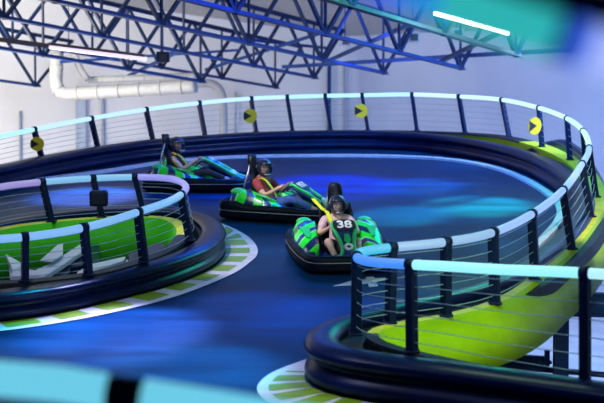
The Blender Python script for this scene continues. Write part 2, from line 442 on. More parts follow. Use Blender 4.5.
# arrow signs
for i, (u, v, lab) in enumerate([(37,144,'yellow round sign with black arrow, leftmost on the outer railing'),
                    (250,116,'yellow round arrow sign behind the middle kart driver'),
                    (361,111,'yellow round arrow sign on the outer railing above the front kart'),
                    (535,126,'yellow round arrow sign on the right bend of the railing')]):
    k = [3,7,10,14][i]; D = orail_raw[k*10].y
    p = TD(u, v, D-.3); s = F/D
    rr = (7.0 if i < 3 else 8.8)/s
    root = empty('arrow_sign', W @ Matrix.Translation(p) @ Matrix.Rotation([0, 0, 0, .6][i], 4, 'Z'), lab, 'sign', 'arrow signs on the outer railing')
    n = 28; poly = [(rr*math.cos(2*PI*j/n), 0, rr*math.sin(2*PI*j/n)) for j in range(n)]
    mb = MB(); mb.prism(poly, .02, Vector((0,1,0))); mb.build('sign_disc', M['yellow'], root)
    a = rr
    mb = MB(); mb.prism([(-a*.86,-.004,.62*a), (a*.26,-.004,0), (-a*.86,-.004,-.62*a)], .006, Vector((0,1,0)))
    mb.build('arrow', M['signblack'], root)
    mb = MB(); mb.box((rr*.4,.06,0), (.12,.08,.08)); mb.build('bracket', M['post'], root)

# ---------------------------------------------------------------- kerbs and paint
def kerb(outer_px, inner_path, name, label, n_str, rng, duty=.5, bw=.12, o_order=1):
    op = smooth(resample(catmull([TP(u, v, .012) for u, v in outer_px], 10), .05), 6)
    ip = inner_path
    N = 240
    def at(p, t):
        x = t*(len(p)-1); i = min(int(x), len(p)-2); return p[i].lerp(p[i+1], x-i)
    fine = resample(ip, .02)
    def nr(q): return min(fine, key=lambda w: (w.x-q.x)**2+(w.y-q.y)**2)
    root = empty_at(name, Vector((op[len(op)//2].x, op[len(op)//2].y, 0)), label, 'kerb')
    off = Matrix.Translation(-Vector((op[len(op)//2].x, op[len(op)//2].y, 0)))
    mb = MB()
    for i in range(N):
        a, b = i/N, (i+1)/N
        o0, o1 = at(op, a), at(op, b); i0, i1 = nr(o0), nr(o1)
        def q(p0, p1, z=.012): v = p0.lerp(p1, 1); return v
        mb.add([Vector((v.x, v.y, .012)) for v in (o0, o1, i1, i0)], [(0,1,2,3)])
    mb.build('painted_base', M['white_paint'], root, xf=off, origin=(0,0,0))
    for k in range(n_str):
        a, b = rng[0]+(rng[1]-rng[0])*(k+.2)/n_str, rng[0]+(rng[1]-rng[0])*(k+.2+duty)/n_str
        mb = MB()
        for j in range(4):
            aa, bb = a+(b-a)*j/4, a+(b-a)*(j+1)/4
            o0, o1 = at(op, aa), at(op, bb); i0, i1 = nr(o0), nr(o1)
            d0, d1 = (i0-o0).length, (i1-o1).length
            if d0 < .3: continue
            p = [o0.lerp(i0, bw/d0), o1.lerp(i1, bw/d1), i1, i0]
            mb.add([Vector((v.x, v.y, .016)) for v in p], [(0,1,2,3)])
        if mb.v: mb.build('green_stripe', M['green_paint'], root, xf=off, origin=(0,0,0))
    return root
# left loop kerb
i0 = min(range(len(loop)), key=lambda i: (loop[i]-TP(214,220,HL)).length)
ipath = [Vector((p.x, p.y, 0)) for p in loop[i0:]]
ko = [(215,221.5),(226,225),(239,231),(250,238),(257,247),(257,255),(250,262),(234,273),(199,288),(160,301),(100,315),(50,324),(0,331),(-60,338)]
kerb(ko, ipath, 'striped_kerb', 'white kerb with green stripes wrapping the left inner loop', 13, (.03, 1), .64)
j0 = min(range(len(outer)), key=lambda i: (outer[i]-TP(350,316,HB)).length)
j1 = min(range(len(outer)), key=lambda i: (outer[i]-TP(411,367,HB)).length)
ipath = [Vector((p.x, p.y, 0)) for p in outer[j0:j1]]
ko = [(345,349),(326,352),(305,359.5),(285,366.5),(268,374.5),(258,384),(257,391),(264,399),(285,409),(320,418),(380,428)]
kerb(ko, ipath, 'striped_kerb', 'white kerb with green stripes at the foot of the right barrier tip', 9, (.04, .98), .6)
# white edge line round the outside
wl = [(-60,196),(0,187),(60,178.5),(96,174.3),(130,169),(165,163.5),(200,160),(250,157.8),(300,157),(365,157),(404,158),(449,161),(491,168.5),(520,179.5),(540,191),(554,202),(559,212),(557,221),(548,233),(530,250)]
wlp = smooth(resample(catmull([TP(u, v, 0) for u, v in wl]), .3), 4); nn = normals(wlp, 1)
mb = MB(); mb.loft([[p-n*.03+Vector((0,0,.0)), p-n*.03+Vector((0,0,.05)), p+n*.12+Vector((0,0,.06)), p+n*.12] for p, n in zip(wlp, nn)], smooth=False)
tag(mb.build('edge_strip', M['white_paint'], xf=W), 'thin white kerb line along the outer edge of the track', 'kerb')
# start box marks beside the front kart
mb = MB()
def flat(pxs, z=.012): return [TP(u, v, z) for u, v in pxs]
for poly in ([(333,286),(352,280.5),(390,277),(390,279),(356,285)], [(366,277),(374,276.5),(378,286),(369,287)]):
    mb.prism(flat(poly), .006, Vector((0,0,-1)))
tag(mb.build('floor_mark', M['white_paint'], xf=W), 'white painted line and box on the track beside the front kart', 'floor marking')

# ---------------------------------------------------------------- structures inside the two islands
def panel(name, label, cat, pxs, z, h, m, parent=None):
    mb = MB(); mb.prism([TP(u, v, z) for u, v in pxs], h)
    return tag(mb.build(name, m, xf=W, bevel=.015), label, cat)
panel('ramp_kerb', 'grey lavender bent board on the lower ramp inside the left loop', 'board', [(9,267),(35,270),(52,262),(80,244),(88,247),(60,266),(44,276),(10,276)], -.02+.1, .08, M['lowgrey'])
panel('ramp_board', 'pale wedge board at the left inside the left loop', 'board', [(5,253),(24,264),(12,269)], .14, .08, M['lowwhite'])
panel('ramp_board', 'grey slanted board standing above the bent board inside the left loop', 'board', [(40,260),(58,244),(63,243),(63,254),(52,261)], .16, .02, M['lowgrey'])
panel('ramp_board', 'white board beneath the front posts of the left loop', 'board', [(66,288),(78,271),(90,264),(126,256),(124,260),(94,270),(94,288)], .2, .1, M['lowwhite'])
panel('ramp_board', 'large grey board at the right inside the left loop', 'board', [(94,272),(124,260),(134,258),(160,250),(160,270),(100,280)], .08, .08, M['lowgrey'])
panel('ramp_barrier', 'dark barrier block of the lower ramp inside the left loop', 'barrier', [(48,272),(62,263),(88,246),(99,243),(99,262),(70,268),(60,295),(40,295),(14,290),(12,277),(44,277)], -.02, .5, M['barrier'])
panel('ramp_barrier', 'dark block behind the large grey board inside the left loop', 'barrier', [(128,254),(160,242),(167,247),(166,252),(130,263)], .24, .4, M['barrier'])
# lower ramp surface inside the left loop
mb = MB(); mb.prism([TP(u, v, -.55) for u, v in ((-80,236),(100,222),(190,226),(215,240),(190,290),(-80,330))], .15)
tag(mb.build('lower_ramp', M['deck'], xf=W), 'dark lower ramp surface inside the left loop', None, None, 'structure')

# support steel under the right island (world frame, true verticals)
def wbar(name, label, cat, a, b, w, h, m, flange=True, up=(0,0,1)):
    a, b = Vector(a), Vector(b); d = (b-a).normalized(); u = Vector(up)
    if abs(d.dot(u)) > .95: u = Vector((0,1,0))
    x = d.cross(u).normalized(); y = x.cross(d).normalized()
    mb = MB(); t = min(w, h)*.12
    mb.bar(a, b, t, h, up=y)
    mb.bar(a+y*h*.46, b+y*h*.46, w, t, up=y); mb.bar(a-y*h*.46, b-y*h*.46, w, t, up=y)
    return tag(mb.build(name, m), label, cat)
def colm(u, D, ztop, w, label, name='support_column', m=None, zb=0):
    p = WP(u, 330, D); mb = MB()
    t = w*.14
    mb.box((p.x, p.y-w*.43, (ztop+zb)/2), (w, t, ztop-zb)); mb.box((p.x, p.y+w*.43, (ztop+zb)/2), (w, t, ztop-zb)); mb.box((p.x, p.y, (ztop+zb)/2), (t, w*.9, ztop-zb))
    mb.box((p.x, p.y, zb+.015), (w*1.6, w*1.6, .03))
    return tag(mb.build(name, m or M['steel']), label, 'column')
colm(561, 19.5, 3.6, .19, 'dark steel column under the right bend of the track')
wbar('support_beam', 'dark horizontal beam on the right beneath the track edge', 'beam', WP(566,304,19.4), WP(660,306,19.4), .2, .33, M['steel'])
wbar('support_beam', 'low dark beam running behind the steel column below the lime fascia', 'beam', WP(470,357,20.5), WP(549,362,20.2), .12, .15, M['steel'])
wbar('support_beam', 'slim lower beam along the floor behind the lime fascia', 'beam', WP(484,364,20.3), WP(640,378,20.0), .08, .07, M['steel'])
p = WP(547,358,20.1); mb = MB(); mb.box((0,0,0), (.07,.07,.22)); mb.box((0,0,-.06), (.12,.12,.04))
o = mb.build('beam_stub', M['steel'], origin=(0,0,0)); o.location = p; tag(o, 'short upright stub at the end of the low beam', 'bracket')
# green gusset plate hanging from the fascia
for pxs, D, lab in (([(553,281),(566,279),(566,313),(553,311)], 18.2, 'green gusset plate on the lime fascia beside the column'),
                    ([(419,326),(429,326),(429,362),(419,362)], 15.0, 'narrow green plate on the lime fascia near the barrier tip')):
    mb = MB(); mb.prism([TD(u, v, D) for u, v in pxs], .05, Vector((0,1,0)))
    tag(mb.build('gusset_plate', M['green'], xf=W), lab, 'plate')
# dark outer barrier of the lower ramp on the right
rb = [(515,158,33),(532,147,33),(548,141,32.5),(566,139.5,31.5),(582,150,29.5),(594,168,27.5),(604,190,25.5),(613,225,23.5),(620,262,22)]
pts = smooth(catmull([TD(u, v, D) for u, v, D in rb], 6), 3)
mb = MB()
prof = []
for i, p in enumerate(pts):
    t = (pts[min(i+1, len(pts)-1)]-pts[max(i-1, 0)]); t.z = 0; t.normalize(); n = Vector((t.y, -t.x, 0))
    prof.append([p+n*a+Vector((0,0,h)) for a, h in ((0,0),(.08,-.05),(.12,-.2),(.05,-.4),(.1,-.7),(.0,-.95),(-.1,-.95),(-.1,-.7),(-.1,-.4),(-.12,-.2),(-.08,-.05))])
mb.loft(prof)
tag(mb.build('ramp_barrier', M['barrier'], xf=W), 'dark curved barrier of a lower ramp outside the right bend', 'barrier')

# ---------------------------------------------------------------- room
def zr(x, D): return HC+3.95-.085*(x-3)-.021*(D-45)
c0 = Vector((1.9, 62, 0))
dr = Vector((.52, -.854, 0)); dl = Vector((-.854, -.52, 0))
def wall(name, a, d, L, m, ztop=None, th=.3):
    b = a+d*L; n = Vector((-d.y, d.x, 0))
    if n.y < 0: n = -n
    mb = MB(); N = 6
    for i in range(N):
        p, q = a+d*L*i/N, a+d*L*(i+1)/N
        zp, zq = (ztop, ztop) if ztop else (zr(p.x, p.y)+.3, zr(q.x, q.y)+.3)
        vs = [Vector((p.x, p.y, 0)), Vector((q.x, q.y, 0)), Vector((q.x, q.y, zq)), Vector((p.x, p.y, zp))]
        mb.add(vs+[v+n*th for v in vs], [(0,1,2,3),(7,6,5,4),(0,4,5,1),(3,2,6,7)]+([(0,3,7,4)] if i == 0 else [])+([(1,5,6,2)] if i == N-1 else []))
    tag(mb.build(name, m), None, None, None, 'structure')
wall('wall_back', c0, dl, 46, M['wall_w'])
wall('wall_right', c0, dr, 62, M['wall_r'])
mb = MB(); poly = [(x, y, 0) for x, y in ((-46,66),(45,66),(45,-8),(-46,-8))]
mb.prism(poly, .3); tag(mb.build('floor', M['conc']), None, None, None, 'structure')
mb = MB(); g = [(-40,66),(36,66),(36,-4),(-40,-4)]
mb.prism([(x, y, zr(x, y)) for x, y in g], .2, Vector((0,0,1)))
tag(mb.build('ceiling', M['roof']), None, None, None, 'structure')
# panel joints and pilasters on the back wall
def on_wall(u, a, d, off=.05):             # plan position where column u meets the wall
    k = (u-CX)/F/math.cos(A_W)
    t = (a.x-k*a.y)/(k*d.y-d.x)
    p = a+d*t; return Vector((p.x, p.y-off, 0))
for u, w, lab in ((82.5,.42,'wide blue-grey pilaster on the back wall'),(104,.10,'narrow rib on the back wall right of the pilaster'),(22,.07,'thin conduit on the back wall at the far left'),):
    p = on_wall(u, c0, dl, .12); mb = MB(); mb.box((p.x, p.y, 4), (w, .2, 8)); mb.box((p.x-w*.35, p.y-.08, 4), (w*.12, .12, 8)); mb.box((p.x+w*.35, p.y-.08, 4), (w*.12, .12, 8))
    zt = 7.3 if u > 30 else 6.35
    for v in mb.v: v.z = min(v.z, zt)
    tag(mb.build('wall_pilaster', M['pipe']), lab, 'pilaster')
for u, w, zt, lab, m in ((329,.17,8.6,'dark vertical pipe on the back wall near the corner','steel'),(236.5,.07,7.2,'thin grey vertical pipe left of the dark pipe','pipe'),(344,.09,8.5,'teal-grey corner pipe where the walls meet','pipe')):
    p = on_wall(u, c0, dl, .25) if u < 340 else on_wall(u, c0, dl, .35)
    mb = MB(); mb.tube([(p.x, p.y, 0), (p.x, p.y, zt)], w/2 if u == 344 else w/2, 10)
    for z in (5.5, 7): mb.box((p.x, p.y+.1, min(z, zt-.1)), (w*1.5, .3, .06))
    tag(mb.build('wall_pipe', M[m]), lab, 'pipe')

# joists
dj = Vector((.59, 1, -.082))
joists = [(520,57,1.40,'nearest roof truss on the right, ending beside the lit strip lamp'),
          (464,70,1.40,'roof truss ending just above the outer railing, second from the right'),
          (387,74.5,1.40,'roof truss whose lower chord ends above the right arrow sign'),
          (317.5,79,1.40,'roof truss ending in front of the dark wall pipe'),
          (278.5,88.7,1.25,'roof truss with lower chord ending beside the thin grey pipe'),
          (205,83,1.2,'roof truss ending above the white duct elbow'),
          (40,87,1.2,'short far roof truss at the left edge')]
for u, v, h, lab in joists:
    D = 1400*h/(120-v); P = WP(u, v, D)
    d = dj.normalized(); dep = 1.9
    back = 46 if u > 100 else 30
    root = empty('roof_truss', Matrix.Translation(P-dj*(back/2)), lab, 'roof truss', 'steel roof trusses'); o = P-dj*(back/2)
    A = P-dj*back; up = Vector((0,0,1)); side = d.cross(up).normalized()
    mb = MB()
    for s in (-1, 1):
        mb.bar(A+side*s*.055-o, P+side*s*.055-o, .07, .018, up=up); mb.bar(A+side*s*.022+up*.04-o, P+side*s*.022+up*.04-o, .016, .09, up=up)
    mb.build('bottom_chord', M['steel'] if u != 520 else M['litsteel'], root)
    T0, T1 = A+up*dep, P+up*dep+dj*1.6
    mb = MB()
    for s in (-1, 1):
        mb.bar(T0+side*s*.06-o, T1+side*s*.06-o, .08, .018, up=up); mb.bar(T0+side*s*.025-up*.05-o, T1+side*s*.025-up*.05-o, .014, .12, up=up)
    mb.build('top_chord', M['web'], root)
    # webs
    L = (P-A).length; st = 1.9; n = int(L/(2*st))
    for k in range(min(n, 18)):
        c = P-d*(.25+2*st*k)
        for sgn in (-1, 1):
            tp = c+d*sgn*st+up*dep
            if sgn == 1 and k == 0: tp = T1-d*.05
            mb = MB(); mb.bar(c-o, tp-o, .09, .08, up=side); mb.build('web_bar', M['web'], root)
        mb = MB(); tp = c+up*dep; mb.bar(c-o, tp-o, .06, .055, up=side); mb.build('web_bar', M['web'], root)
# bridging crossing the trusses
for i, (a, b, w, lab) in enumerate([
    (WP(282,67,46.5), WP(590,48,36), .11, 'long slim horizontal brace in front of the right wall'),
    (WP(195,34,44), WP(326,48,49), .09, 'slim brace joining the dark wall pipe under the roof'),
    (WP(60,62,45), WP(240,50,47), .08, 'slim brace crossing behind the trusses on the left'),
    (WP(205,70,50), WP(330,30,44), .09, 'slanting brace between trusses left of the dark pipe'),
    (WP(330,60,47), WP(415,22,38), .10, 'slanting brace between trusses at the centre'),
    (WP(440,62,40), WP(508,28,34), .10, 'slanting brace between trusses on the right'),
    (WP(120,80,50), WP(190,46,44), .09, 'slanting brace above the white duct')]):
    wbar('roof_brace', lab, 'brace', a, b, w, w, M['steel'])

# ducts
def duct(name, label, pts, r, m, rings=True):
    o = sum(pts, Vector())/len(pts); root = empty(name, Matrix.Translation(o), label, 'duct')
    ps = resample(smooth(resample(pts, .12), 4), .12); mb = MB(); mb.tube([p-o for p in ps], r, 16)
    mb.build('duct_run', m, root)
    if rings:
        L = len(ps)
        for k in range(4, L-2, max(6, L//14)):
            a, b = ps[k], ps[k+1]; t = (b-a).normalized()
            mb = MB(); mb.tube([a-t*.03-o, a+t*.03-o], r*1.1, 16); mb.build('duct_band', m, root)
duct('air_duct', 'white air duct with a rounded elbow hanging below the trusses on the left', [WP(57,55,47.3),WP(56,75,47),WP(56,89,47),WP(61,94,47),WP(70,94,47),WP(196,86,46)], .22, M['duct'])
duct('air_duct', 'thinner white air duct running above the larger one', [WP(88,80,48.5),WP(196,76,48.5)], .12, M['duct'])
duct('air_duct', 'white duct dropping from the roof to the larger duct', [WP(73,50,48),WP(80,70,48),WP(88,80,48)], .12, M['duct'], False)
duct('drain_pipe', 'pale pipe bending down the back wall above the railing', [WP(196,83,52),WP(212,83,52),WP(220,88,52),WP(223,98,52),WP(224,160,52)], .16, M['duct'], False)

# strip lamps and small boxes
def strip(a, b, label, col, es, w):
    o = (a+b)/2; root = empty('strip_lamp', Matrix.Translation(o), label, 'lamp', 'strip lamps under the roof')
    d = (b-a).normalized(); up = Vector((0,0,1))
    mb = MB(); mb.bar(a-o+up*w*.8, b-o+up*w*.8, w*1.6, w*.7, up=up); mb.build('housing', M['fixture'], root)
    mb = MB(); mb.tube([a-o, b-o], w*.55, 12); mb.build('lamp_tube', mat('lit lamp tube', (.8,.8,.8), .3, emit=col, es=es), root)
    for t in (.2, .8):
        p = a.lerp(b, t); mb = MB(); mb.tube([p-o+up*w, p-o+up*1.2], .012, 6); mb.build('hanger', M['steel'], root)
strip(WP(50,47,36), WP(146,59,35), 'long pale strip lamp hanging among the left trusses', (.85,.72,1), 1.0, .10)
strip(WP(435,13,26), WP(508,33,27.8), 'bright white strip lamp hanging at the upper right', (.8,1,1), 12, .08)
mb = MB(); a, b = WP(-20,37,36.5), WP(50,46,36); mb.bar(a, b, .2, .12)
tag(mb.build('cable_tray', M['fixture']), 'beige tray leading to the left strip lamp', 'tray')
for u, v, D, lab in ((413,37,40,'small dark box with pale frame on the right wall'), (457,33,40,'small dark box beside the bright strip lamp'), (163,57,40,'small dark spotlight box at the end of the left strip lamp'), (345,41,45,'pale box mounted near the dark wall pipe')):
    r = empty('wall_box', Matrix.Translation(WP(u, v, D)), lab, 'box')
    mb = MB(); mb.box((0,0,0), (.36,.3,.30)); mb.build('casing', M['duct'] if u != 163 else M['post'], r, bevel=.02)
    mb = MB(); mb.box((.02,-.16,-.02), (.22,.03,.2)); mb.build('lens_panel', M['signblack'], r)
    mb = MB(); mb.tube([(0,0,.1),(0,0,1.4)], .02, 6); mb.build('drop_rod', M['steel'], r)

# ---------------------------------------------------------------- foreground viewing rails (close to the camera, out of focus)
D0 = 3.75
near = [TD(u, v, D) for u, v, D in ((-60,374,3.8),(-10,378,3.78),(60,384,3.75),(108,392,3.73),(143,397,3.72),(220,409,3.7),(330,428,3.65))]
o = near[3].copy(); root = empty_at('viewing_railing', Vector((o.x, o.y, o.z-1.1)), 'blurred glowing tube railing with a dark joint at the bottom left foreground', 'railing')
off = Matrix.Translation(-Vector((o.x, o.y, o.z-1.1)))
mb = MB(); mb.tube(near[:4], .05, 20); mb.build('light_tube', tube_mat((.15,.60,.80), 1.0), root, xf=off, origin=(0,0,0))
mb = MB(); mb.tube(near[4:], .05, 20); mb.build('light_tube', tube_mat((.15,.60,.80), 1.0), root, xf=off, origin=(0,0,0))
mb = MB(); mb.tube(near[3:5], .051, 20); mb.build('tube_clamp', M['post'], root, xf=off, origin=(0,0,0))
mb = MB(); p = near[3].lerp(near[4], .5); mb.bar(p, p-Vector((0,0,1.1)), .08, .08, up=(0,1,0)); mb.build('post', M['post'], root, xf=off, origin=(0,0,0))
for k in range(1, 5):
    mb = MB(); mb.tube([q_-Vector((0,0,.16*k-.07)) for q_ in near], .004, 5); mb.build('wire', M['cable'], root, xf=off, origin=(0,0,0))
top = [TD(u, v, 1.7) for u, v in ((340,-46),(405,-19),(440,-6),(553,30),(570,35),(588,41),(700,80))]
o = top[2].copy(); root = empty_at('overhead_light_rail', o, 'blurred overhead light tube glowing blue and teal at the upper right', 'light rail')
off = Matrix.Translation(-o)
for a, b, col, e in ((0,1,(.02,.12,1),1.0), (1,2,(.02,.28,.80),.9), (2,3,(.03,.50,.50),.9), (3,4,(.01,.06,.45),.5), (4,5,(.05,.15,.85),.9), (5,6,(.35,.45,.9),1.1)):
    mb = MB(); mb.tube(top[a:b+1], .034, 20); mb.build('light_tube', tube_mat(col, e), root, xf=off, origin=(0,0,0))
mb = MB(); mb.bar(top[3]+Vector((-.10,.0,.045)), top[6]+Vector((0,.0,.075)), .05, .05); mb.build('rail_channel', M['post'], root, xf=off, origin=(0,0,0))

# ---------------------------------------------------------------- karts
def rrect(pts, z): return [Vector((x, y, z)) for x, y in pts]
OUT = [(0,-1.0),(.50,-1.0),(.64,-.95),(.71,-.82),(.72,-.5),(.71,0),(.69,.35),(.66,.62),(.62,.85),(.55,.98),(.42,1.03),(0,1.05)]
OUTL = OUT+[(-x, y) for x, y in OUT[-2:0:-1]]
def text_mesh(txt, size, name, m, parent, mtx):
    cu = bpy.data.curves.new(name, 'FONT'); cu.body = txt; cu.size = size; cu.align_x = 'CENTER'; cu.align_y = 'CENTER'; cu.extrude = .003; cu.offset = size*.025
    t = bpy.data.objects.new('tmp_text', cu); C.objects.link(t); dg = bpy.context.evaluated_depsgraph_get()
    me = bpy.data.meshes.new_from_object(t.evaluated_get(dg)); bpy.data.objects.remove(t)
    me.materials.clear(); me.materials.append(m); me.name = name
    ob = bpy.data.objects.new(name, me); C.objects.link(ob); ob.parent = parent; ob.matrix_local = mtx
    return ob
def make_kart(X, D, yaw, number, label):
    root = empty('go_kart', W @ Matrix.Translation((X, D, 0)) @ Matrix.Rotation(yaw, 4, 'Z'), label, 'go-kart', 'go-karts on the track')
    n = len(OUTL); path = catmull([Vector((x, y, 0)) for x, y in OUTL+[OUTL[0]]], 3)[:-1]
    mb = MB(); N = len(path); secs = []
    for i, p in enumerate(path):
        t = (path[(i+1) % N]-path[i-1]).normalized(); nrm = Vector((t.y, -t.x, 0))
        rise = .05 if p.y < -.5 else (0.0 if p.y < .5 else -.02)
        secs.append([p+nrm*a+Vector((0,0,h+(rise if h > .15 else 0))) for a, h in ((-.06,.05),(0,.04),(.02,.09),(.0,.15),(.015,.21),(-.01,.28),(-.05,.29),(-.08,.25),(-.075,.1))])
    mb.loft(secs, closed=True); ring = mb.build('bumper_surround', M['ringblack'], root)
    mb = MB(); ps = [p*.93+Vector((0,0,.105)) for p in path]; mb.tube([p*1.085+Vector((0,0,.175)) for p in [Vector((q.x*.935, q.y*.93, 0)) for q in path]], .008, 5, closed=True)
    mb.build('trim_line', M['metal'], ring)
    mb = MB(); mb.prism([Vector((p.x*.93, p.y*.93, .09)) for p in path], .03); mb.build('floor_pan', M['knavy'], root)
    # side pods
    for s in (-1, 1):
        mb = MB(); secs = []
        for y, xi, xo, zt in ((-.86,.36,.56,.34),(-.76,.30,.63,.47),(-.55,.27,.66,.52),(-.33,.28,.66,.45),(-.08,.31,.66,.36),(.14,.34,.63,.29),(.28,.40,.58,.22)):
            q = [(xi,.12),(xi,zt*.75),(xi+.05,zt*.97),(xi+(xo-xi)*.45,zt),(xo-.07,zt*.93),(xo-.01,zt*.72),(xo,zt*.5),(xo-.02,.14)]
            secs.append([Vector((s*a, y, b)) for a, b in q])
        mb.loft(secs); pod = mb.build('side_pod', M['pod'] if s > 0 else M['podr'], root, bevel=.01)
        mb = MB(); mb.prism([Vector((s*a, b, c)) for a, b, c in ((.42,-.30,.445),(.58,-.33,.455),(.52,-.05,.37),(.46,.02,.35))], .012, Vector((0,0,1)))
        mb.build('pod_decal', M['kgreen'], pod)
        mb = MB(); mb.ell((s*.46,-.70,.47), (.12,.13,.07)); mb.build('pod_cap', M['kgreen'], root)
    # nose fairing
    mb = MB(); secs = []; spine = ((.12,.57,.13,.05),(.18,.59,.17,.06),(.32,.52,.175,.07),(.46,.44,.13,.07),(.62,.34,.10,.07),(.80,.26,.11,.07),(.94,.20,.2,.06))
    for y, z, w, th in spine:
        secs.append([Vector((-w,y,z-th)),Vector((-w,y,z-.02)),Vector((-w*.85,y+.01,z+.012)),Vector((-w*.4,y+.015,z+.03)),Vector((w*.4,y+.015,z+.03)),Vector((w*.85,y+.01,z+.012)),Vector((w,y,z-.02)),Vector((w,y,z-th))])
    mb.loft(secs); nose = mb.build('front_fairing', M['knavy'], root)
    for s in (-1, 1):
        mb = MB(); pts = [Vector((s*(w-.012), y+.01, z+.012)) for y, z, w, th in spine]
        mb.tube(smooth(catmull(pts, 4), 2), [.028]*(6*4+1), 8); mb.build('fairing_stripe', M['kgreen'], nose)
    mb = MB(); mb.prism([Vector((-.035,.52,.475)),Vector((.035,.52,.475)),Vector((.05,.62,.41)),Vector((0,.70,.37)),Vector((-.05,.62,.41))], .02, Vector((0,0,1))); mb.build('fairing_decal', M['kgreen'], nose)
    sl = math.atan2(.62-.52, .16)
    # plate: faces forward and up
    fr = Matrix.Translation((0,.30,.585)) @ Matrix.Rotation(PI, 4, 'Z') @ Matrix.Rotation(.50, 4, 'X')
    pl = empty_part = None
    mb = MB(); k = 24
    def sup(a, rx, ry): c, s_ = math.cos(a), math.sin(a); return (rx*math.copysign(abs(c)**.55, c), ry*math.copysign(abs(s_)**.55, s_), 0)
    mb.prism([Vector(sup(2*PI*i/k, .165, .125)) for i in range(k)], .02, Vector((0,0,-1)))
    plate = mb.build('number_plate', M['signblack'], nose); plate.matrix_local = fr
    text_mesh(number, .225 if len(number) < 3 else .19, 'number', M['white'], nose, fr @ Matrix.Translation((0,0,.005)))
    mb = MB(); mb.tube([Vector((.048*math.cos(2*PI*i/20), .048*math.sin(2*PI*i/20), 0)) for i in range(20)], .02, 8, closed=True)
    lg = mb.build('round_emblem', M['white'], nose); lg.matrix_local = Matrix.Translation((0,.73,.345)) @ Matrix.Rotation(PI, 4, 'Z') @ Matrix.Rotation(.6, 4, 'X')
    mb = MB(); mb.prism([Vector(sup(2*PI*i/k, .04, .04)) for i in range(k)], .01, Vector((0,0,-1)))
    eb = mb.build('emblem_center', M['knavy'], lg)
    # seat with tall headrest
    mb = MB(); secs = []
    for y, z, w, th in ((.02,.14,.19,.04),(-.2,.12,.21,.04),(-.36,.15,.21,.05),(-.46,.3,.21,.05),(-.52,.5,.21,.05),(-.56,.68,.18,.05)):
        secs.append([Vector((-w-.03,y+.04,z+.13)),Vector((-w,y,z)),Vector((0,y-.02,z-.02)),Vector((w,y,z)),Vector((w+.03,y+.04,z+.13)),Vector((w+.05,y,z+.1)),Vector((w,y-th,z-.04)),Vector((0,y-th-.02,z-.05)),Vector((-w,y-th,z-.04)),Vector((-w-.05,y,z+.1))])
    mb.loft(secs); mb.build('seat', M['black'], root)
    mb = MB(); secs = []
    for z, w in ((.62,.08),(.68,.10),(.80,.115),(.94,.115),(1.03,.10),(1.07,.06)):
        secs.append([Vector((w*math.cos(a), -.60-(z-.62)*.12+.075*math.sin(a), z)) for a in [2*PI*i/14 for i in range(14)]])
    mb.loft(secs); mb.build('headrest', M['black'], root)
    mb = MB()
    for s in (-1, 1): mb.tube([Vector((s*.16,-.8,.2)), Vector((s*.15,-.72,.55)), Vector((s*.09,-.63,.95))], .018, 8)
    mb.build('seat_frame', M['metal'], root)
    # rear unit
    mb = MB(); mb.box((0,-.8,.26), (.52,.28,.22)); mb.build('motor_cover', M['black'], root, bevel=.04)
    # wheels
    for x, y, r_, w in ((.52,.62,.13,.12),(-.52,.62,.13,.12),(.52,-.72,.14,.18),(-.52,-.72,.14,.18)):
        mb = MB(); prof = [(-w/2,r_*.55),(-w/2,r_*.9),(-w*.4,r_),(w*.4,r_),(w/2,r_*.9),(w/2,r_*.55)]
        mb.loft([[Vector((x+a, y+rr*math.cos(t), r_+rr*math.sin(t))) for a, rr in prof] for t in [2*PI*i/20 for i in range(20)]], closed=True)
        wh = mb.build('wheel', M['tyre'], root)
        mb = MB(); mb.tube([Vector((x-w*.35,y,r_)), Vector((x+w*.35,y,r_))], r_*.56, 14, ref=Vector((0,0,1))); mb.build('hub', M['metal'], wh)
    # steering
    mb = MB(); n_ = 26; cs = Vector((0,.05,.52)); ax = Vector((0,-.62,.78)).normalized(); e2 = ax.cross(Vector((1,0,0))).normalized()
    ringp = [cs+Vector((1,0,0))*.15*math.cos(2*PI*i/n_)+e2*.125*math.sin(2*PI*i/n_) for i in range(n_)]
    mb.tube(ringp, .014, 8, closed=True, ref=ax); mb.bar(cs-Vector((.14,0,0)), cs+Vector((.14,0,0)), .03, .02); mb.build('steering_wheel', M['black'], root)
    mb = MB(); mb.tube([cs, Vector((0,.52,.16))], .016, 8); mb.build('steering_column', M['metal'], root)
    # yellow harness strap over the left shoulder
    mb = MB(); pts = [Vector(p) for p in ((.22,-.50,.64),(.19,-.45,.685),(.16,-.34,.665),(.12,-.255,.56),(.06,-.205,.44),(-.02,-.18,.31),(-.10,-.16,.2))]
    if number == '38': pts = [Vector((.36,-.46,.86)), Vector((.30,-.40,.79)), Vector((.22,-.35,.71))]+pts[2:]
    ps = catmull(pts, 5); mb.loft([[p+Vector((-.03,.0,0))+Vector((0,.012,.006)), p+Vector((.03,.0,0))+Vector((0,.012,.006)), p+Vector((.03,0,0)), p+Vector((-.03,0,0))] for p in ps], smooth=False)
    mb.build('seat_belt', M['belt'], root)
    for s in (-1, 1):
        mb = MB(); mb.box((s*.16,.82,.19), (.08,.02,.12), rot=(-.4,0,0)); mb.build('pedal', M['metal'], root)
    return root

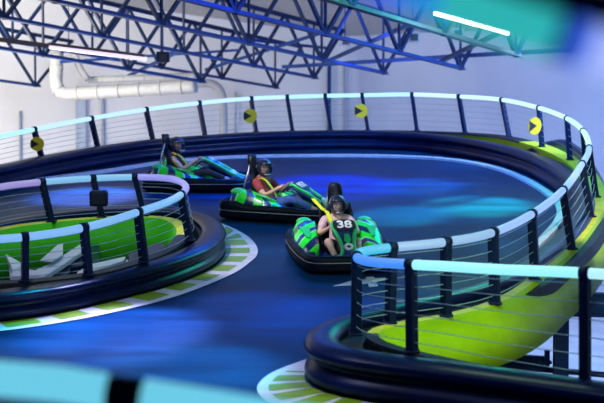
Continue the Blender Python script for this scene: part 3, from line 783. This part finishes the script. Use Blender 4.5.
# ---------------------------------------------------------------- drivers
def skin_mesh(name, verts, edges, radii, m, parent, sub=2, rootv=0):
    me = bpy.data.meshes.new(name); me.from_pydata(verts, edges, []); ob = bpy.data.objects.new(name, me); C.objects.link(ob)
    md = ob.modifiers.new('skin', 'SKIN'); md.use_smooth_shade = True; md.branch_smoothing = .3
    for i, r_ in enumerate(radii):
        sv = me.skin_vertices[0].data[i]; sv.radius = (r_, r_) if not isinstance(r_, tuple) else r_; sv.use_root = (i == rootv)
    sd = ob.modifiers.new('sub', 'SUBSURF'); sd.levels = sub; sd.render_levels = sub
    dg = bpy.context.evaluated_depsgraph_get(); new = bpy.data.meshes.new_from_object(ob.evaluated_get(dg))
    ob.modifiers.clear(); ob.data = new; new.materials.clear(); new.materials.append(m)
    for p in new.polygons: p.use_smooth = True
    if parent: ob.parent = parent
    return ob
def make_driver(kart, label, skin, top, sleeve, legs_m, bare_legs, helm, wide=1.0, turn=0, size=1.0):
    root = empty('driver', kart.matrix_world @ Matrix.Translation((0,-.03,-.10)) @ Matrix.Scale(size, 4), label, 'person')
    V = []; E = []; R = []
    def v(p, r_, par=None):
        V.append(Vector(p)); R.append(r_); i = len(V)-1
        if par is not None: E.append((par, i))
        return i
    w = wide
    pel = v((0,-.30,.26), .13*w)
    sp = v((0,-.34,.38), .125*w, pel); ch = v((0,-.38,.53), .14*w, sp); uc = v((0,-.40,.645), .11*w, ch); nk = v((0,-.385,.74), .055, uc)
    hd = v((0,-.365,.85), .085, nk); v((0,-.36,.92), .07, hd)
    ends = {}
    for s in (-1, 1):
        sh = v((s*.19*w,-.40,.65), .062*w, uc); el = v((s*.29*w,-.19,.47), .044, sh); wr = v((s*.17,-.01,.59), .028, el); pm = v((s*.155,.035,.615), .026, wr)
        # fingers wrap round the wheel rim
        for k, (dz, ln) in enumerate(((.022,.9),(.008,1.0),(-.007,.95),(-.021,.75))):
            f1 = v((s*(.165), .06, .62+dz), .0085, pm); f2 = v((s*(.165-.02*ln), .08, .612+dz), .008, f1); v((s*(.145-.02*ln), .06, .60+dz), .007, f2)
        t1 = v((s*.128,.023,.632), .0095, pm); v((s*.118,.047,.628), .008, t1)
        hp = v((s*.11,-.24,.24), .088*w, pel); kn = v((s*.225,.22,.43), .06, hp); an = v((s*.17,.60,.28), .04, kn); ft = v((s*.16,.70,.25), .036, an); v((s*.155,.77,.32), .028, ft)
        ends[s] = (sh, el, hp, kn, an)
    body = skin_mesh('body', V, E, R, skin, root, 2, 0)
    # shirt
    sv = [(0,-.30,.27),(0,-.34,.38),(0,-.38,.53),(0,-.40,.655)]; sr = [.142*w,.138*w,.152*w,.115*w]; se = [(0,1),(1,2),(2,3)]
    for s in (-1, 1):
        i = len(sv); sv += [(s*.19*w,-.40,.653)]; sr += [.072*w]; se += [(3, i)]
        if sleeve:
            sv += [(s*(.19*w+(.10*w)*sleeve), -.40+.21*sleeve, .653-.18*sleeve)]; sr += [.062]; se += [(i, i+1)]
    skin_mesh('shirt', sv, se, sr, top, root)
    # trousers or shorts
    tv = [(0,-.30,.24)]; tr = [.14*w]; te = []
    for s in (-1, 1):
        i = len(tv); tv += [(s*.11,-.24,.24), (s*.18,.04,.36) if bare_legs else (s*.225,.22,.43)]; tr += [.098*w, .085 if bare_legs else .07]; te += [(0,i),(i,i+1)]
        if not bare_legs: tv += [(s*.175,.57,.29)]; tr += [.05]; te += [(i+1,i+2)]
    skin_mesh('trousers' if not bare_legs else 'shorts', tv, te, tr, legs_m, root)
    for s in (-1, 1): 
        mb = MB(); mb.ell((s*.16,.69,.27), (.05,.12,.055), rot=(.5,0,0)); mb.build('shoe', M['shoe'], root)
    # face
    hc = Vector((0,-.35,.855)); Rz = Matrix.Translation(hc) @ Matrix.Rotation(turn, 4, 'Z') @ Matrix.Translation(-hc)
    mb = MB(); mb.ell(hc+Vector((0,.005,-.005)), (.078,.095,.112), 20, 14); mb.ell(hc+Vector((0,.10,-.012)), (.013,.02,.024), 8, 6)
    mb.build('face', skin, root, xf=Rz)
    for s in (-1, 1):
        mb = MB(); mb.ell(hc+Vector((s*.032,.088,.012)), (.013,.008,.008), 10, 6); ey = mb.build('eye', M['eye'], root, xf=Rz)
        mb = MB(); mb.ell(hc+Vector((s*.032,.096,.012)), (.006,.003,.006), 8, 5); mb.build('iris', M['signblack'], ey, xf=Rz)
        mb = MB(); mb.ell(hc+Vector((s*.032,.092,.032)), (.018,.006,.004), 8, 5); mb.build('eyebrow', M['signblack'], root, xf=Rz)
    mb = MB(); mb.ell(hc+Vector((0,.090,-.052)), (.024,.007,.007), 10, 5); mb.build('mouth', M['lips'], root, xf=Rz)
    # full face helmet: shell with an opening, chin bar, visor
    nu, nv = 32, 20; c = hc+Vector((0,-.005,.012)); rx, ry, rz_ = .130, .160, .158
    vs = []; mb = MB()
    def hp_(i, j, k=1.0):
        a = 2*PI*i/nu; b = PI*(j+.5)/(nv+1); x, y, z = math.sin(b)*math.sin(a), math.sin(b)*math.cos(a), math.cos(b)
        if z < -.2: y += .12*max(0, math.cos(a))*min(1, (-.2-z)*3)*math.sin(b)
        return c+Vector((rx*x*k, ry*y*k, rz_*z*k))
    grid = [hp_(i, j) for j in range(nv) for i in range(nu)]
    fs = []; vf = []
    for j in range(nv-3):
        for i in range(nu):
            a = (i+.5)/nu*2*PI; a = a if a < PI else a-2*PI
            z = math.cos(PI*(j+1)/(nv+1))
            fc = (j*nu+i, j*nu+(i+1) % nu, (j+1)*nu+(i+1) % nu, (j+1)*nu+i)
            if abs(a) < 1.0 and -.42 < z < .38: vf.append(fc)
            else: fs.append(fc)
    tp = len(grid); grid.append(c+Vector((0,0,rz_)))
    fs += [(tp, (i+1) % nu, i) for i in range(nu)]
    mb.add(grid, fs, 0, True); h = mb.build('helmet', helm, root, xf=Rz)
    sd = h.modifiers.new('solid', 'SOLIDIFY'); sd.thickness = .014; sd.offset = -1
    mb = MB(); mb.add([hp_(i, j, .985) for j in range(nv) for i in range(nu)], vf, 0, True)
    vz = mb.build('visor', M['visor'], h, xf=Rz)
    mb = MB(); mb.tube([Rz @ (c+Vector((.1*math.sin(a), .2*math.cos(a)+.0, -.085))) for a in [-.5+.1*i for i in range(11)]], .012, 8); 
    mb.build('chin_vent', M['metal'], h)
    for s in (-1, 1):
        mb = MB(); mb.tube([Rz @ (c+Vector((s*.110,-.01,.03))), Rz @ (c+Vector((s*.134,.0,.03)))], .022, 12); mb.build('visor_pivot', M['metal'], h)
    return root

p = TP(341, 254, 0.1); k1 = make_kart(p.x, p.y, -PI+math.radians(7), '38', 'green and black kart number 38 nearest the camera, facing the viewer')
p = TP(286, 211.5, 0.1); k2 = make_kart(p.x, p.y, math.radians(-113), '151', 'green and black kart in the middle driven by the person in a maroon shirt')
p = TP(198, 183, 0.1); k3 = make_kart(p.x, p.y, math.radians(-97), '14', 'green and black kart at the back left below the outer railing')
make_driver(k1, 'person in a pale pink top and black helmet steering the nearest kart', M['skin'], M['shirt_w'], .7, M['shorts'], True, M['helmet'], 1.0, 0)
make_driver(k2, 'person in a maroon t-shirt, blue jeans and dark helmet in the middle kart', M['skin2'], M['shirt_m'], .75, M['jeans'], False, M['helmet'], 1.15, math.radians(-50), 1.09)
make_driver(k3, 'person in a sleeveless dark top and helmet in the back left kart', M['skin2'], M['tank'], 0, M['blacktrs'], False, M['helmet'], .95, math.radians(-45), 1.1)

# ---------------------------------------------------------------- lights
def look(o, tgt): o.rotation_euler = (Vector(tgt)-o.location).to_track_quat('-Z', 'Y').to_euler()
def area(p, tgt, size, col, e, sy=None):
    l = bpy.data.lights.new('area_lamp', 'AREA'); l.size = size; l.color = col; l.energy = e
    if sy: l.shape = 'RECTANGLE'; l.size_y = sy
    o = bpy.data.objects.new('area_lamp', l); C.objects.link(o); o.location = p; look(o, tgt); return o
def spot(p, tgt, ang, col, e, blend=.8, r_=.15):
    l = bpy.data.lights.new('spot_lamp', 'SPOT'); l.spot_size = math.radians(ang); l.spot_blend = blend; l.color = col; l.energy = e; l.shadow_soft_size = r_
    o = bpy.data.objects.new('spot_lamp', l); C.objects.link(o); o.location = p; look(o, tgt); return o
def on_track(u, v): return W @ TP(u, v, 0)
# back wall, warm white
area((-13,37,9.9), (-13,56,4.0), 4, (1,.96,.84), 3100)
# ceiling wash left
area((-10,40,3.2), (-10,40,11), 6, (1,.95,.85), 1500)
# right wall, blue violet
area((8,30,9.5), (9,52,7), 4, (.20,.48,1), 3300)
area((6,28,5), (6,34,11), 6, (.08,.2,1), 350)
area((14,28,8.5), (12,44,4), 4, (.7,.75,1), 1100)
area((2,40,8.6), (2.5,60,7), 1.5, (.25,.3,1), 160)
# unseen fill lamps added above the viewing side
area((-1,8,10.5), (0,24,4.5), 2, (.35,.55,1), 190)
area((-5,12,10.5), (-2,19,4), 2, (.6,.6,1), 180)
# coloured track lamps; lavender ones are added, standing in for wall glare on floor
for (u, v), ang, col, e, h in (((330,185),36,(0,.05,1),7000,5.0), ((480,205),24,(0,1,.6),11000,5.0), ((250,190),30,(0,.10,1),4500,4.6), ((420,185),24,(0,.30,.9),4500,4.6), ((400,215),24,(0,.7,.7),5000,4.6),
                        ((330,315),26,(0,.15,1),1600,4.5), ((250,310),26,(0,.30,1),1500,4.5), ((120,330),28,(.40,.45,1),8000,4.5), ((90,195),26,(.6,.5,1),12000,4.5), ((170,370),30,(.0,.5,.8),4500,4.5), ((30,340),22,(0,.5,.8),3000,4.5)):
    t = on_track(u, v); spot(t+Vector((1.0,2.5,h)), t, ang, col, e)
area(W @ (TP(350,190,0)+Vector((0,0,4.3))), W @ TP(350,185,0), 4, (0,.12,1), 430, 3)  # this and the next two: unseen lamps added to wash the floor with colour
area(W @ (TP(490,205,0)+Vector((0,0,4.2))), W @ TP(480,205,0), 2.5, (0,.9,.55), 200, 2.5)
area(W @ (TP(215,190,0)+Vector((0,0,4.3))), W @ TP(230,200,0), 3, (.02,.12,1), 50, 3)
# unseen white spots added to brighten the karts and kerbs
t = on_track(335,255); spot(t+Vector((-2,-3.5,4.5)), t+Vector((0,0,.5)), 19, (.9,.9,1), 1150, .6)
t = on_track(285,215); spot(t+Vector((-2,-3.5,4.5)), t+Vector((0,0,.5)), 19, (.9,.9,1), 1150, .6)
t = on_track(200,186); spot(t+Vector((-2,-3.5,4.5)), t+Vector((0,0,.5)), 19, (1,.9,1), 900, .6)
t = on_track(225,260); spot(t+Vector((-1,-2,4.5)), t, 34, (.9,.85,1), 750, .7)
t = on_track(290,385); spot(t+Vector((-1,-1,4)), t, 30, (.7,.75,1), 350, .7)
# islands: unseen lamps added to brighten the fascias and ledge
area(W @ (TP(95,235,0)+Vector((0,-1.5,3.6))), W @ TP(95,235,0), 1.6, (.6,.9,.75), 60)
area(W @ (TP(470,330,0)+Vector((-.3,-2.6,2.9))), W @ (TP(500,330,0)), 1.6, (.6,.95,.6), 60)
area(W @ (TP(560,330,0)+Vector((.6,-3.2,2.2))), W @ (TP(560,300,0)), 1.2, (.8,.95,.7), 70)
t = W @ TP(585,240,0); spot(t+Vector((.5,-3.5,3.2)), t, 60, (.9,.95,.85), 900)

wd = bpy.data.worlds.new('world'); sc.world = wd; wd.use_nodes = True
bg = wd.node_tree.nodes['Background']; bg.inputs[0].default_value = (.10,.16,.45,1); bg.inputs[1].default_value = .08

# ---------------------------------------------------------------- camera
cam = bpy.data.cameras.new('camera'); co = bpy.data.objects.new('camera', cam); C.objects.link(co)
cam.sensor_width = 36; cam.lens = 36*F/604; co.location = (0, 0, HC); co.rotation_euler = (PI/2-A_W, 0, 0)
cam.dof.use_dof = True; cam.dof.focus_distance = 21; cam.dof.aperture_fstop = 1.8; cam.clip_end = 300; cam.clip_start = .05
sc.camera = co
sc.view_settings.view_transform = 'Standard'; sc.view_settings.look = 'None'; sc.view_settings.exposure = 0; sc.view_settings.gamma = 1
